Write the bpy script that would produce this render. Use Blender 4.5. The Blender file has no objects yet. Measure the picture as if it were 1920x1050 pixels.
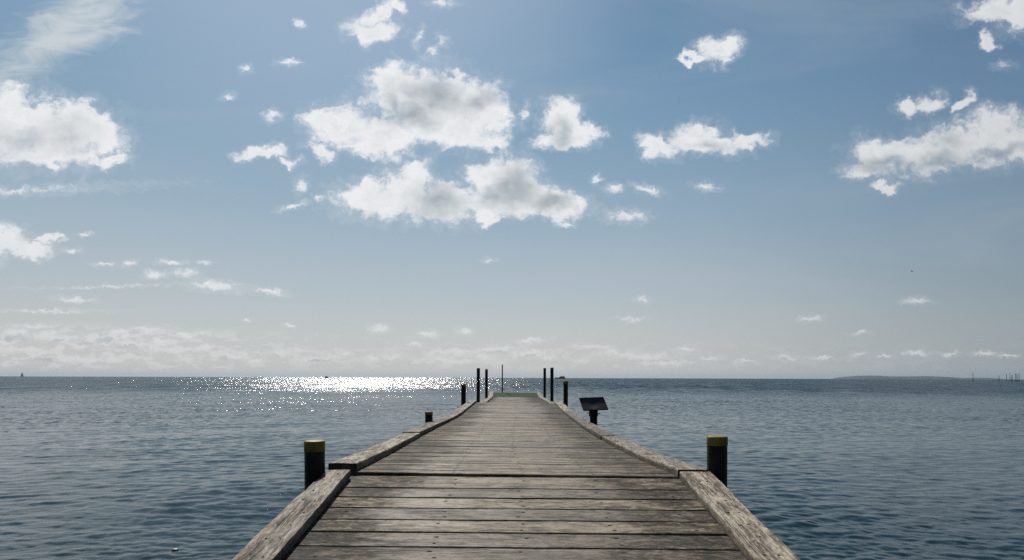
import bpy, bmesh, math, random
import numpy as np
from mathutils import Vector, Matrix

# ------------------------------------------------------------------ camera, light, sky
F = 1100.0            # focal length in photo pixels (photo 1920 wide)
CX, CY = 960.0, 708.25
H = 1.75              # eye above the water
ROLL = 0.0031
SUN_AZ = math.radians(-18.5)   # left of the view axis (+Y)
SUN_EL = math.radians(46.0)

sc = bpy.context.scene
COL = sc.collection
cam = bpy.data.cameras.new('camera')
cam.sensor_width = 36.0
cam.lens = 36.0 * F / 1920.0
cam.shift_y = (CY - 525.0) / 1920.0
cam.clip_start = 0.05
cam.clip_end = 60000.0
cam_ob = bpy.data.objects.new('camera', cam)
COL.objects.link(cam_ob)
cam_ob.matrix_world = Matrix.Translation((0, 0, H)) @ Matrix.Rotation(math.pi / 2, 4, 'X') @ Matrix.Rotation(ROLL, 4, 'Z')
sc.camera = cam_ob

sc.view_settings.view_transform = 'Standard'
sc.view_settings.look = 'None'
sc.view_settings.exposure = 0.0
sc.view_settings.gamma = 1.0
sc.cycles.max_bounces = 6
sc.cycles.volume_bounces = 0
sc.cycles.sample_clamp_indirect = 2.0
sc.cycles.caustics_reflective = False
sc.cycles.use_denoising = False

SUN_DIR = Vector((math.sin(SUN_AZ) * math.cos(SUN_EL), math.cos(SUN_AZ) * math.cos(SUN_EL), math.sin(SUN_EL)))
sun = bpy.data.lights.new('sun', 'SUN')
sun.energy = 5.0
sun.angle = math.radians(0.5)
sun.color = (1.0, 0.95, 0.87)
sun_ob = bpy.data.objects.new('sun', sun)
COL.objects.link(sun_ob)
sun_ob.rotation_euler = SUN_DIR.to_track_quat('Z', 'Y').to_euler()

world = bpy.data.worlds.new('World')
sc.world = world
world.use_nodes = True


class G:
    """small helper round a node tree"""
    def __init__(self, tree):
        self.t = tree; self.n = tree.nodes; self.l = tree.links
    def put(self, sock, v):
        if v is None: return
        if isinstance(v, bpy.types.NodeSocket): self.l.new(v, sock)
        elif isinstance(v, (tuple, list)):
            if sock.type == 'RGBA' and len(v) == 3: v = (*v, 1.0)
            sock.default_value = v
        else:
            if sock.type == 'VECTOR': v = (v, v, v)
            if sock.type == 'RGBA': v = (v, v, v, 1.0)
            sock.default_value = v
    def node(self, kind, inputs=None, **props):
        n = self.n.new(kind)
        for k, v in props.items(): setattr(n, k, v)
        for k, v in (inputs or {}).items(): self.put(n.inputs[k], v)
        return n
    def m(self, op, a, b=None, c=None, clamp=False):
        n = self.node('ShaderNodeMath', operation=op, use_clamp=clamp)
        self.put(n.inputs[0], a); self.put(n.inputs[1], b); self.put(n.inputs[2], c)
        return n.outputs[0]
    def vm(self, op, a, b=None, scale=None):
        n = self.node('ShaderNodeVectorMath', operation=op)
        self.put(n.inputs[0], a); self.put(n.inputs[1], b)
        if scale is not None: self.put(n.inputs['Scale'], scale)
        return n.outputs['Value'] if op in ('LENGTH', 'DOT_PRODUCT', 'DISTANCE') else n.outputs[0]
    def mix(self, f, a, b, blend='MIX'):
        n = self.node('ShaderNodeMix', data_type='RGBA', blend_type=blend)
        self.put(n.inputs[0], f); self.put(n.inputs[6], a); self.put(n.inputs[7], b)
        return n.outputs[2]
    def ss(self, v, a, b, lo=0.0, hi=1.0, kind='SMOOTHSTEP'):
        n = self.node('ShaderNodeMapRange', interpolation_type=kind)
        for i, x in enumerate((v, a, b, lo, hi)): self.put(n.inputs[i], x)
        return n.outputs[0]
    def noise(self, vec, scale=1.0, detail=2.0, rough=0.5, dist=0.0, dims='3D', lac=2.0):
        n = self.node('ShaderNodeTexNoise', {'Vector': vec, 'Scale': scale, 'Detail': detail, 'Roughness': rough,
                                             'Distortion': dist, 'Lacunarity': lac}, noise_dimensions=dims)
        return n.outputs
    def scale(self, vec, s):
        return self.vm('MULTIPLY', vec, s)
    def sep(self, v):
        return self.node('ShaderNodeSeparateXYZ', {0: v}).outputs
    def comb(self, x, y, z=0.0):
        n = self.node('ShaderNodeCombineXYZ')
        self.put(n.inputs[0], x); self.put(n.inputs[1], y); self.put(n.inputs[2], z)
        return n.outputs[0]


def build_world():
    g = G(world.node_tree)
    g.n.clear()
    out = g.node('ShaderNodeOutputWorld')
    bg = g.node('ShaderNodeBackground')
    sky = g.node('ShaderNodeTexSky', sky_type='NISHITA', sun_disc=False, sun_elevation=SUN_EL, sun_rotation=SUN_AZ,
                 altitude=0.0, air_density=1.0, dust_density=1.6, ozone_density=1.0)
    d = g.node('ShaderNodeTexCoord').outputs['Generated']
    x, y, z = g.sep(d)
    yy = g.m('MAXIMUM', y, 0.08)
    u = g.m('DIVIDE', x, yy)
    v = g.m('DIVIDE', z, yy)
    # position on a far vertical plane ahead, in plan units
    px = g.m('MULTIPLY_ADD', g.m('MULTIPLY_ADD', v, ROLL, u), F, CX)
    py = g.m('MULTIPLY_ADD', g.m('MULTIPLY_ADD', u, -ROLL, v), -F, CY)
    P = g.comb(px, py, 0.0)
    ahead = g.ss(y, 0.08, 0.3)

    # --- clear sky: Nishita under sea haze that pales it low down and whitens it round the sun
    nish = g.mix(1.0, sky.outputs[0], (0.06, 0.06, 0.06), 'MULTIPLY')
    nish = g.vm('MINIMUM', nish, (.5, .6, .75))
    sdot = g.vm('DOT_PRODUCT', d, tuple(SUN_DIR))
    azd = g.vm('DOT_PRODUCT', g.vm('NORMALIZE', g.comb(x, y, 0.0)), (math.sin(SUN_AZ + .03), math.cos(SUN_AZ + .03), 0.0))
    side = g.ss(azd, 0.40, 0.985)
    elev = g.m('MAXIMUM', z, 0.0)

    def ramp(stops):
        r = g.node('ShaderNodeValToRGB', {0: elev})
        cr = r.color_ramp
        cr.interpolation = 'B_SPLINE'
        while len(cr.elements) > 1: cr.elements.remove(cr.elements[-1])
        cr.elements[0].position = stops[0][0]; cr.elements[0].color = (*stops[0][1], 1)
        for p_, c_ in stops[1:]:
            e = cr.elements.new(p_); e.color = (*c_, 1)
        return r.outputs[0]
    lit = ramp([(0, (.59, .585, .575)), (.06, (.56, .575, .578)), (.12, (.475, .54, .58)), (.24, (.32, .455, .56)), (.40, (.170, .335, .50)), (.55, (.110, .265, .455)), (1, (.06, .12, .25))])
    far = ramp([(0, (.27, .32, .345)), (.06, (.285, .345, .375)), (.12, (.245, .325, .38)), (.24, (.155, .27, .38)), (.40, (.095, .20, .35)), (.55, (.08, .165, .31)), (1, (.04, .085, .18))])
    base = g.mix(side, far, lit)
    rear = g.ss(y, .30, -.5, 1.0, .45)
    base = g.mix(1.0, base, g.comb(rear, rear, rear), 'MULTIPLY')
    base = g.mix(.12, base, nish)
    base = g.mix(g.m('MULTIPLY', g.ss(sdot, .86, 1.0), .60), base, (.45, .555, .69))
    bw = g.node('ShaderNodeRGBToBW', {0: base}).outputs[0]
    base = g.mix(.08, base, g.comb(bw, bw, bw))
    veil = g.noise(g.scale(P, (0.0011, 0.0042, 1)), 1.0, 4.0, 0.6, 0.8)[0]
    base = g.mix(g.m('MULTIPLY', g.ss(veil, 0.42, 0.78), 0.20), base, (0.50, 0.54, 0.57))

    def field(PP, blobs):
        acc = None
        for b in blobs:
            bx, by, rx, ry = b[:4]
            rot = math.radians(b[4]) if len(b) > 4 else 0.0
            w = b[5] if len(b) > 5 else 1.0
            # the tiny term only makes the shader work through the blobs one after another
            Q = PP if acc is None else g.node('ShaderNodeVectorMath', {0: acc, 1: (1e-6, 1e-6, 0), 2: PP}, operation='MULTIPLY_ADD').outputs[0]
            mp = g.node('ShaderNodeMapping', {'Vector': Q, 'Location': (bx, by, 0), 'Rotation': (0, 0, rot), 'Scale': (rx, ry, 1)}, vector_type='TEXTURE')
            ln = g.vm('LENGTH', mp.outputs[0])
            f = g.m('MULTIPLY_ADD', ln, -w, w)
            acc = f if acc is None else g.m('SMOOTH_MAX', acc, f, 0.18)
        return acc

    BIG = [
        (640, 232, 70, 44), (715, 255, 90, 46), (860, 240, 90, 44), (740, 390, 100, 26), (1010, 385, 80, 24),
        (30, 238, 130, 80), (120, 250, 105, 68), (5, 200, 70, 45), (180, 245, 66, 50, 20), (215, 300, 45, 15, -8), (90, 288, 130, 30), (150, 215, 60, 34, 25),
        (770, 175, 100, 62), (850, 185, 90, 60, 15), (915, 205, 50, 62, -15), (735, 155, 60, 44), (655, 238, 92, 44, 8), (700, 272, 78, 32, 10),
        (835, 245, 110, 42, 8), (610, 222, 44, 28), (900, 262, 60, 26, 15), (597, 284, 36, 18, 25), (800, 215, 100, 55),
        (685, 372, 72, 44), (755, 365, 84, 52), (830, 378, 90, 48), (782, 322, 40, 34), (948, 345, 72, 56), (958, 322, 46, 30), (905, 330, 40, 30),
        (1040, 380, 78, 30, 10), (910, 385, 90, 30), (925, 411, 38, 9, -5), (1000, 360, 60, 34, 20),
        (1055, 225, 48, 42), (1098, 238, 44, 20, 15), (1052, 262, 62, 20, 0), (1080, 255, 46, 26),
        (1320, 268, 108, 28), (1308, 252, 60, 26), (1235, 275, 46, 26, 15), (1400, 264, 58, 18),
        (698, 58, 58, 24), (706, 30, 38, 22, -25), (742, 14, 30, 15, 20),
        (1346, 94, 46, 30), (1350, 104, 44, 22), (1300, 108, 30, 8, -10),
        (1878, 22, 80, 36), (1920, 20, 60, 50), (1850, 76, 20, 13),
        (1645, 295, 60, 42), (1720, 288, 92, 44), (1800, 272, 96, 48), (1870, 252, 80, 50), (1915, 268, 70, 50), (1625, 320, 52, 16), (1860, 232, 50, 36),
        (1738, 194, 40, 20, -15), (1702, 203, 30, 16), (1807, 190, 16, 34, 25), (1662, 351, 32, 10, 5),
        (490, 290, 60, 16, -3), (520, 282, 28, 16), (545, 306, 24, 10, 20), (-5, 452, 80, 36), (48, 468, 60, 18), (88, 448, 36, 10, -5),
    ]
    SMALL = [
        (430, 181, 17, 9, -10), (463, 130, 13, 10), (511, 217, 20, 12, -10), (541, 117, 26, 7), (565, 348, 15, 18), (550, 386, 30, 7, -15), (562, 45, 14, 8, 30),
        (1326, 350, 28, 9, 5), (1175, 405, 44, 15), (1212, 355, 34, 9, 15), (1152, 353, 21, 11), (1118, 335, 12, 11), (984, 215, 11, 26, 15, .8),
        (785, 70, 10, 20, 15, .8), (812, 96, 14, 14, 0, .75), (830, 75, 12, 12, 0, .6), (830, 5, 30, 9, 0, .7), (598, 370, 12, 5), (1062, 422, 18, 6), (1883, 122, 20, 8, 0, .7),
        (290, 515, 26, 9), (348, 512, 30, 9), (405, 536, 58, 12, 4), (508, 546, 36, 7, 8), (325, 492, 34, 7), (243, 493, 20, 7, -10), (385, 492, 18, 5, 0, .8), (195, 495, 26, 5, 0, .8),
        (1720, 564, 34, 7), (1521, 598, 26, 6), (1186, 598, 30, 5, 0, .8), (1612, 624, 24, 4), (1205, 562, 16, 6), (918, 486, 14, 5, 0, .7),
        (711, 616, 22, 10), (801, 627, 26, 9), (873, 621, 18, 8), (1000, 638, 36, 6, -3), (541, 609, 14, 5), (778, 645, 16, 6), (140, 562, 44, 6, 4), (463, 602, 10, 4),
        (1718, 663, 30, 8), (1780, 664, 20, 6), (1850, 663, 30, 6), (1608, 665, 17, 6, -20), (1475, 671, 24, 6), (1540, 671, 32, 4), (1660, 668, 18, 3),
        (28, 628, 44, 14), (110, 634, 80, 11), (200, 634, 70, 12), (275, 618, 48, 8), (345, 628, 56, 9), (250, 645, 120, 10, 2), (60, 612, 60, 7, 0, .8), (20, 655, 90, 9),
        (330, 655, 90, 9), (530, 662, 36, 9), (600, 672, 70, 8), (860, 660, 60, 9), (930, 655, 60, 8), (990, 663, 60, 9), (735, 668, 40, 8), (845, 676, 90, 8),
        (1110, 650, 40, 5), (1200, 668, 90, 8), (1285, 655, 30, 6), (1250, 680, 70, 6), (145, 672, 120, 9), (430, 668, 60, 9), (160, 440, 16, 5), (135, 470, 20, 6, 0, .8),
        (18, 640, 30, 12), (90, 628, 34, 9), (150, 650, 26, 8), (215, 622, 26, 7), (300, 640, 30, 8), (385, 650, 26, 7), (70, 664, 24, 6), (240, 668, 26, 6), (345, 676, 30, 6), (480, 676, 22, 6), (560, 658, 18, 6), (645, 662, 24, 7), (700, 672, 18, 6), (812, 662, 22, 8), (905, 668, 26, 7), (1025, 668, 24, 7), (1090, 676, 26, 6), (1150, 660, 22, 5), (1330, 672, 26, 5), (1400, 678, 26, 5), (1890, 668, 24, 5),
        (40, 358, 200, 9, -3, .55), (90, 583, 110, 4, 0, .8), (205, 537, 130, 3, -1, .6),
    ]
    DARK = [
        (820, 180, 90, 42, 15, 1.0), (900, 190, 44, 30, 0, 1.05), (770, 215, 70, 34), (735, 200, 26, 40, 0, .8),
        (822, 375, 62, 40, 0, 1.15), (968, 352, 52, 52, 25, 1.15), (1030, 378, 56, 20, 5, 1.1), (930, 375, 50, 24, 0, .9),
        (1050, 255, 26, 30, 0, .8), (1330, 272, 50, 12, 0, .7), (40, 262, 110, 28, 0, .55), (120, 250, 60, 40, 0, .45),
        (1660, 308, 72, 20, 0, 1.0), (1760, 300, 90, 18, -6, .85), (1880, 285, 90, 14, -6, 1.15), (1780, 268, 40, 20, 0, .7),
    ]
    DARK_LOW = [
        (30, 634, 26, 9, 0, 1.5), (150, 641, 32, 6, 0, 1.3), (196, 638, 20, 8, 0, 1.4), (240, 650, 24, 6, 0, 1.3), (360, 641, 22, 5, 0, 1.1), (110, 640, 18, 5, 0, 1.1), (712, 621, 14, 4, 0, 1.2), (420, 672, 14, 6), (520, 668, 12, 5), (600, 676, 30, 4), (930, 662, 30, 4), (1718, 668, 20, 4, 0, 1.3), (990, 668, 20, 4), (1475, 674, 16, 3, 0, 1.2), (80, 675, 30, 5), (780, 634, 12, 3),
    ]

    def warp(amp1, s1, amp2, s2, seed):
        q = g.vm('ADD', P, (seed, seed * .7, 0))
        a = g.noise(g.scale(q, (s1, s1 * 1.3, 1)), 1.0, 2.0, .5, 0, '2D')[1]
        b = g.noise(g.scale(q, (s2, s2 * 1.1, 1)), 1.0, 3.0, .6, 0, '2D')[1]
        wa = g.vm('SCALE', g.vm('SUBTRACT', a, (.5, .5, 0)), scale=amp1)
        wb = g.vm('SCALE', g.vm('SUBTRACT', b, (.5, .5, 0)), scale=amp2)
        r = g.vm('ADD', g.vm('ADD', P, wa), wb)
        return g.vm('MULTIPLY', r, (1, 1, 0))

    PB = warp(46, .016, 22, .055, 0.0)
    PS = warp(16, .045, 9, .14, 311.0)
    PD = warp(40, .02, 10, .07, 77.0)
    fb = field(PB, BIG)
    nb = g.noise(g.scale(PB, (.026, .034, 1)), 1.0, 9.0, .62, .25, '2D')[0]
    nf = g.noise(g.scale(P, (.09, .11, 1)), 1.0, 6.0, .65, .6, '2D')[0]
    db = g.m('ADD', fb, g.m('MULTIPLY_ADD', nb, 1.15, -.54))
    db = g.m('ADD', db, g.m('MULTIPLY_ADD', nf, .40, -.20))
    ab = g.m('MAXIMUM', g.ss(db, -.06, .62), g.m('MULTIPLY', g.ss(db, -.32, .22), .15))
    thick_b = g.ss(db, .3, 1.1)
    fs = field(PS, SMALL)
    ns = g.noise(g.scale(PS, (.06, .11, 1)), 1.0, 8.0, .65, .4, '2D')[0]
    ds = g.m('ADD', fs, g.m('MULTIPLY_ADD', ns, 1.7, -.80))
    as_ = g.m('MAXIMUM', g.m('MULTIPLY', g.ss(ds, -.02, 1.0), .90), g.m('MULTIPLY', g.ss(ds, -.5, .4), .16))
    # small clouds fade into the haze low down
    low = g.ss(z, 0.012, 0.12, 0.74, 1.0)
    as_ = g.m('MULTIPLY', as_, low)
    # low broken band over the horizon
    band = g.noise(g.scale(P, (.022, .060, 1)), 1.0, 7.0, .66, .25, '2D')[0]
    bmask = g.m('MULTIPLY', g.ss(py, g.ss(px, 900.0, 200.0, 632.0, 598.0), g.ss(px, 900.0, 200.0, 660.0, 628.0)), g.ss(py, 700.0, 685.0))
    bside = g.m('ADD', g.ss(px, 1500.0, 900.0, .20, .50), g.ss(px, 700.0, 100.0, 0, .45))
    aband = g.m('MULTIPLY', g.m('MULTIPLY', g.ss(band, .50, .58), bmask), g.m('MULTIPLY', bside  , .55))
    fd = field(PD, DARK)
    nd = g.noise(g.scale(PD, (.016, .02, 1)), 1.0, 2.0, .5, .2, '2D')[0]
    dd = g.m('ADD', fd, g.m('MULTIPLY_ADD', nd, .5, -.25))
    shade = g.m('MULTIPLY', g.ss(dd, -.3, 1.15), .78)
    shade = g.m('ADD', shade, g.m('MULTIPLY', thick_b, g.ss(nb, .62, .38, 0.0, .20)))
    fdl = g.m('ADD', field(PS, DARK_LOW), g.m('MULTIPLY_ADD', ns, .8, -.4))
    shade_low = g.ss(fdl, -.05, .7)
    cdark = g.mix(side, (.285, .335, .385), (.30, .35, .395))
    cwhite = g.mix(g.ss(sdot, .4, .93), (.60, .62, .64), (.84, .855, .87))
    ccol = g.mix(g.m('MINIMUM', shade, 1.0), cwhite, cdark)

    # cirrus streak, upper left
    mc = g.node('ShaderNodeMapping', {'Vector': P, 'Location': (110, 62, 0), 'Rotation': (0, 0, math.radians(-30)), 'Scale': (250, 78, 1)}, vector_type='TEXTURE').outputs[0]
    cn = g.noise(g.node('ShaderNodeMapping', {'Vector': P, 'Rotation': (0, 0, math.radians(-12)), 'Scale': (.009, .026, 1)}).outputs[0], 1.0, 6.0, .6, .5, '2D')[0]
    ci = g.m('SUBTRACT', 1.0, g.vm('LENGTH', mc))
    aci = g.m('MULTIPLY', g.ss(g.m('ADD', ci, g.m('MULTIPLY_ADD', cn, 1.5, -.72)), 0.0, 1.0), .78)

    col = g.mix(g.m('MULTIPLY', aci, ahead), base, (.66, .70, .71))
    col = g.mix(g.m('MULTIPLY', aband, ahead), col, g.mix(side, (.46, .50, .52), (.72, .725, .72)))
    col = g.mix(g.m('MULTIPLY', as_, ahead), col, g.mix(g.ss(low, .74, 1.0), g.mix(shade_low, (.71, .72, .71), (.38, .44, .50)), ccol))
    col = g.mix(g.m('MULTIPLY', ab, ahead), col, ccol)
    g.l.new(col, bg.inputs[0])
    bg.inputs[1].default_value = 1.0
    g.l.new(bg.outputs[0], out.inputs[0])
    world.cycles.sampling_method = 'MANUAL'
    world.cycles.sample_map_resolution = 512


build_world()


# ------------------------------------------------------------------ helpers
def W(px, py, Z):
    """point at distance Z ahead that lies on the line of sight through photo pixel (px, py)"""
    u, v = (px - CX) / F, (CY - py) / F
    return Vector(((u - v * ROLL) * Z, Z, H + (v + u * ROLL) * Z))


def tag(o, label=None, cat=None, group=None, kind=None):
    if label: o['label'] = label
    if cat: o['category'] = cat
    if group: o['group'] = group
    if kind: o['kind'] = kind
    return o


def empty(name, loc, label, cat, group=None):
    o = bpy.data.objects.new(name, None)
    COL.objects.link(o)
    o.location = loc
    o.empty_display_size = .2
    return tag(o, label, cat, group)


def link_mesh(name, verts, faces, mats, parent=None, smooth=False, fmat=None, attrs=None):
    """verts in world coordinates"""
    me = bpy.data.meshes.new(name)
    if parent is not None:
        off = Vector(parent.matrix_world.translation) if parent.parent else Vector(parent.location)
        p = parent
        off = Vector((0, 0, 0))
        while p is not None:
            off += Vector(p.location); p = p.parent
        verts = [(v[0] - off.x, v[1] - off.y, v[2] - off.z) for v in verts]
    me.from_pydata([tuple(v) for v in verts], [], faces)
    for m_ in (mats if isinstance(mats, (list, tuple)) else [mats]): me.materials.append(m_)
    if fmat is not None: me.polygons.foreach_set('material_index', fmat)
    if smooth is True: me.polygons.foreach_set('use_smooth', [True] * len(me.polygons))
    if attrs:
        for nm, data in attrs.items():
            a = me.attributes.new(nm, 'FLOAT_VECTOR', 'POINT')
            a.data.foreach_set('vector', np.asarray(data, dtype=np.float32).ravel())
    me.update()
    o = bpy.data.objects.new(name, me)
    COL.objects.link(o)
    if parent is not None: o.parent = parent
    return o


def lathe(prof, loc=(0, 0, 0), seg=32, axis=None, jitter=0.0, seed=0):
    """prof: list of (r, z).  returns verts, faces"""
    rnd = random.Random(seed)
    ph = [rnd.uniform(0, 6.28) for _ in range(4)]
    M = Matrix.Identity(3) if axis is None else Vector(axis).normalized().to_track_quat('Z', 'Y').to_matrix()
    vs, fs = [], []
    for r, z in prof:
        for i in range(seg):
            a = 2 * math.pi * i / seg
            rr = r * (1 + jitter * (math.sin(2 * a + ph[0]) + .6 * math.sin(3 * a + ph[1] + z * 3)))
            vs.append(M @ Vector((rr * math.cos(a), rr * math.sin(a), z)) + Vector(loc))
    for j in range(len(prof) - 1):
        for i in range(seg):
            a, b = j * seg + i, j * seg + (i + 1) % seg
            fs.append((a, b, b + seg, a + seg))
    if prof[0][0] > 1e-5: fs.append(tuple(reversed(range(seg))))
    if prof[-1][0] > 1e-5: fs.append(tuple((len(prof) - 1) * seg + i for i in range(seg)))
    return vs, fs


def box(c, s, R=None):
    """box centre c, full size s, rotation matrix R"""
    vs = []
    for dx in (-.5, .5):
        for dy in (-.5, .5):
            for dz in (-.5, .5):
                p = Vector((dx * s[0], dy * s[1], dz * s[2]))
                vs.append((R @ p if R else p) + Vector(c))
    fs = [(0, 1, 3, 2), (4, 6, 7, 5), (0, 4, 5, 1), (2, 3, 7, 6), (0, 2, 6, 4), (1, 5, 7, 3)]
    return vs, fs


def join(parts):
    V, Fc = [], []
    for vs, fs in parts:
        o = len(V)
        V += list(vs); Fc += [tuple(i + o for i in f) for f in fs]
    return V, Fc


def bevel(o, w, seg=2):
    m_ = o.modifiers.new('bevel', 'BEVEL'); m_.width = w; m_.segments = seg; m_.limit_method = 'ANGLE'
    return o


def shade_auto(o, ang=40):
    me = o.data
    me.polygons.foreach_set('use_smooth', [True] * len(me.polygons))
    me.set_sharp_from_angle(angle=math.radians(ang))
    return o


# ------------------------------------------------------------------ materials
def new_mat(name):
    m_ = bpy.data.materials.new(name); m_.use_nodes = True
    g = G(m_.node_tree)
    b = m_.node_tree.nodes['Principled BSDF']
    return m_, g, b


def simple(name, col, rough=.6, var=.15, scale=12.0, metallic=0.0, bump=0.0, spec=.5):
    m_, g, b = new_mat(name)
    co = g.node('ShaderNodeTexCoord').outputs['Object']
    n = g.noise(co, scale, 5.0, .6)[0]
    f = g.ss(n, .3, .7, 1 - var, 1 + var, 'LINEAR')
    g.put(b.inputs['Base Color'], g.mix(1.0, (*col, 1), g.comb(f, f, f), 'MULTIPLY'))
    g.put(b.inputs['Roughness'], g.ss(n, .3, .7, max(rough - .08, 0.02), min(rough + .08, 1), 'LINEAR'))
    b.inputs['Metallic'].default_value = metallic
    b.inputs['Specular IOR Level'].default_value = spec
    if bump:
        bp = g.node('ShaderNodeBump', {'Strength': .5, 'Distance': bump, 'Height': n})
        g.l.new(bp.outputs[0], b.inputs['Normal'])
    return m_


def wood(name, light, mid, dark, grain=1.0, stain=1.0, warm=0.0, rough=.72):
    """weathered timber. attribute 'grain' = (metres along, metres across, board number)"""
    m_, g, b = new_mat(name)
    a = g.node('ShaderNodeAttribute', attribute_name='grain').outputs['Vector']
    ax, ay, ai = g.sep(a)
    obj = g.node('ShaderNodeTexCoord').outputs['Object']
    off = g.m('MULTIPLY', ai, 13.37)
    base = g.comb(g.m('ADD', ax, off), g.m('ADD', ay, off), off)
    # knots bend the grain around them
    kv = g.node('ShaderNodeTexVoronoi', {'Vector': g.scale(base, (1.5, 5.5, 1.0)), 'Scale': 1.0, 'Randomness': 1.0}, feature='F1').outputs
    kd = kv['Distance']
    knot = g.ss(kd, .30, .02)
    bend = g.noise(g.scale(base, (2.2, 5.0, 1)), 1.0, 2.0, .5)[1]
    warped = g.vm('ADD', base, g.vm('MULTIPLY', g.vm('SUBTRACT', bend, (.5, .5, .5)), (.0, .040, 0)))
    warped = g.vm('ADD', warped, g.comb(0.0, g.m('MULTIPLY', knot, .030), 0.0))
    g1 = g.noise(g.scale(warped, (2.0, 70.0, 1)), 1.0, 4.0, .65)[0]
    g2 = g.noise(g.scale(warped, (7.0, 260.0, 1)), 1.0, 4.0, .7)[0]
    crk = g.noise(g.scale(warped, (1.6, 95.0, 1)), 1.0, 3.0, .55, .3)[0]
    crack = g.m('MULTIPLY', g.ss(g.m('ABSOLUTE', g.m('SUBTRACT', crk, .5)), .034, .006), g.ss(g.noise(g.scale(base, (2.5, 9, 1)), 1.0, 2.0)[0], .44, .58))
    blot = g.noise(g.scale(base, (3.0, 9.0, 1)), 1.0, 7.0, .68, .6)[0]
    fine = g.noise(g.scale(base, (22.0, 52.0, 1)), 1.0, 5.0, .75, .5)[0]
    mott = g.noise(g.scale(base, (6.0, 20.0, 1)), 1.0, 5.0, .7, .8)[0]
    wear = g.noise(obj, 1.1, 5.0, .6, .4)[0]
    bid = g.node('ShaderNodeTexWhiteNoise', {'W': g.m('MULTIPLY', ai, 1.731)}, noise_dimensions='1D').outputs[0]
    c = g.mix(g.ss(g1, .32, .68), mid, light)
    c = g.mix(g.m('MULTIPLY', g.ss(g2, .52, .36), .60 * grain), c, dark)
    # damp algae staining, heavier towards the sides of the walkway where nobody treads
    ox = g.sep(obj)[0]
    edge = g.ss(g.m('ABSOLUTE', ox), .20, 1.15, -.09, .20)
    st = g.ss(g.m('ADD', g.m('ADD', g.m('MULTIPLY', blot, .55), g.m('MULTIPLY', wear, .45)), g.m('MULTIPLY', edge, stain)), .47, .66)
    c = g.mix(g.m('MULTIPLY', st, .80 * min(stain, 1.0)), c, dark)
    c = g.mix(g.m('MULTIPLY', g.ss(mott, .52, .60), .75), c, light)
    c = g.mix(g.m('MULTIPLY', g.ss(mott, .48, .40), .75), c, dark)
    c = g.mix(g.m('MULTIPLY', g.ss(fine, .53, .63), .65), c, light)
    c = g.mix(g.m('MULTIPLY', g.ss(fine, .48, .40), .75), c, dark)
    c = g.mix(g.m('MULTIPLY', knot, .55), c, (dark[0] * 1.3, dark[1] * 1.1, dark[2] * .9))
    c = g.mix(g.m('MULTIPLY', crack, .9), c, (.012, .011, .010))
    # shade painted into the colour of the boards' inner side and end faces
    side_shade = g.m('MULTIPLY', g.ss(ay, -.004, -.022), g.ss(mott, .30, .62, 1.0, .62))
    c = g.mix(g.m('MULTIPLY', side_shade, .78), c, dark)
    k = g.ss(bid, 0.0, 1.0, .64, 1.22, 'LINEAR')
    k2 = g.ss(bid, 0.0, 1.0, .72, 1.16, 'LINEAR')
    c = g.mix(1.0, c, g.comb(k, k, k2), 'MULTIPLY')
    g.put(b.inputs['Base Color'], c)
    g.put(b.inputs['Roughness'], g.ss(g.m('ADD', g1, st), .3, 1.5, rough - .10, rough + .16, 'LINEAR'))
    b.inputs['Specular IOR Level'].default_value = .35
    hgt = g.m('ADD', g.m('MULTIPLY', g1, .6), g.m('MULTIPLY', g2, .35))
    hgt = g.m('SUBTRACT', hgt, g.m('MULTIPLY', crack, 1.6))
    hgt = g.m('ADD', hgt, g.m('MULTIPLY', fine, .4))
    bp = g.node('ShaderNodeBump', {'Strength': .75 * grain, 'Distance': .0035, 'Height': hgt})
    g.l.new(bp.outputs[0], b.inputs['Normal'])
    return m_


M_plank = wood('deck_timber', (.262, .210, .141), (.114, .090, .058), (.017, .0145, .0105), grain=.9, stain=1.0)
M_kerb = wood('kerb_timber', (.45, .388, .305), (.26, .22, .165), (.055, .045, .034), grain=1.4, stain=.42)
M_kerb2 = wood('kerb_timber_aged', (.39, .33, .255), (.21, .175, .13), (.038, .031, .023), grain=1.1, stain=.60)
M_beam = wood('beam_timber', (.05, .043, .035), (.03, .026, .02), (.01, .009, .008), grain=1.0, stain=.8)
M_hole = simple('nail_hole_rust', (.012, .010, .009), .8, .3)
def scuffed(name, col, dull, rough):
    """plastic sleeve, rubbed, streaked and spotted by weather and gulls"""
    m_, g, b = new_mat(name)
    co = g.node('ShaderNodeTexCoord').outputs['Object']
    n = g.noise(g.scale(co, (9, 9, 5)), 1.0, 6.0, .65)[0]
    streak = g.noise(g.scale(co, (38, 38, 2.2)), 1.0, 5.0, .65)[0]
    scr = g.noise(g.scale(co, (14, 14, 90)), 1.0, 4.0, .6, 1.5)[0]
    spot = g.noise(g.scale(co, (26, 26, 17)), 1.0, 4.0, .7)[0]
    c = g.mix(g.ss(n, .35, .68), col, dull)
    c = g.mix(g.m('MULTIPLY', g.ss(streak, .56, .72), .55), c, dull)
    c = g.mix(g.m('MULTIPLY', g.ss(scr, .66, .72), .5), c, (.07, .07, .07))
    c = g.mix(g.m('MULTIPLY', g.ss(spot, .72, .76), .6), c, (.20, .19, .17))
    g.put(b.inputs['Base Color'], c)
    g.put(b.inputs['Roughness'], g.ss(n, .3, .7, rough - .1, rough + .14))
    b.inputs['Specular IOR Level'].default_value = .22
    bp = g.node('ShaderNodeBump', {'Strength': .5, 'Distance': .002, 'Height': g.m('ADD', n, scr)})
    g.l.new(bp.outputs[0], b.inputs['Normal'])
    return m_


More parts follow.
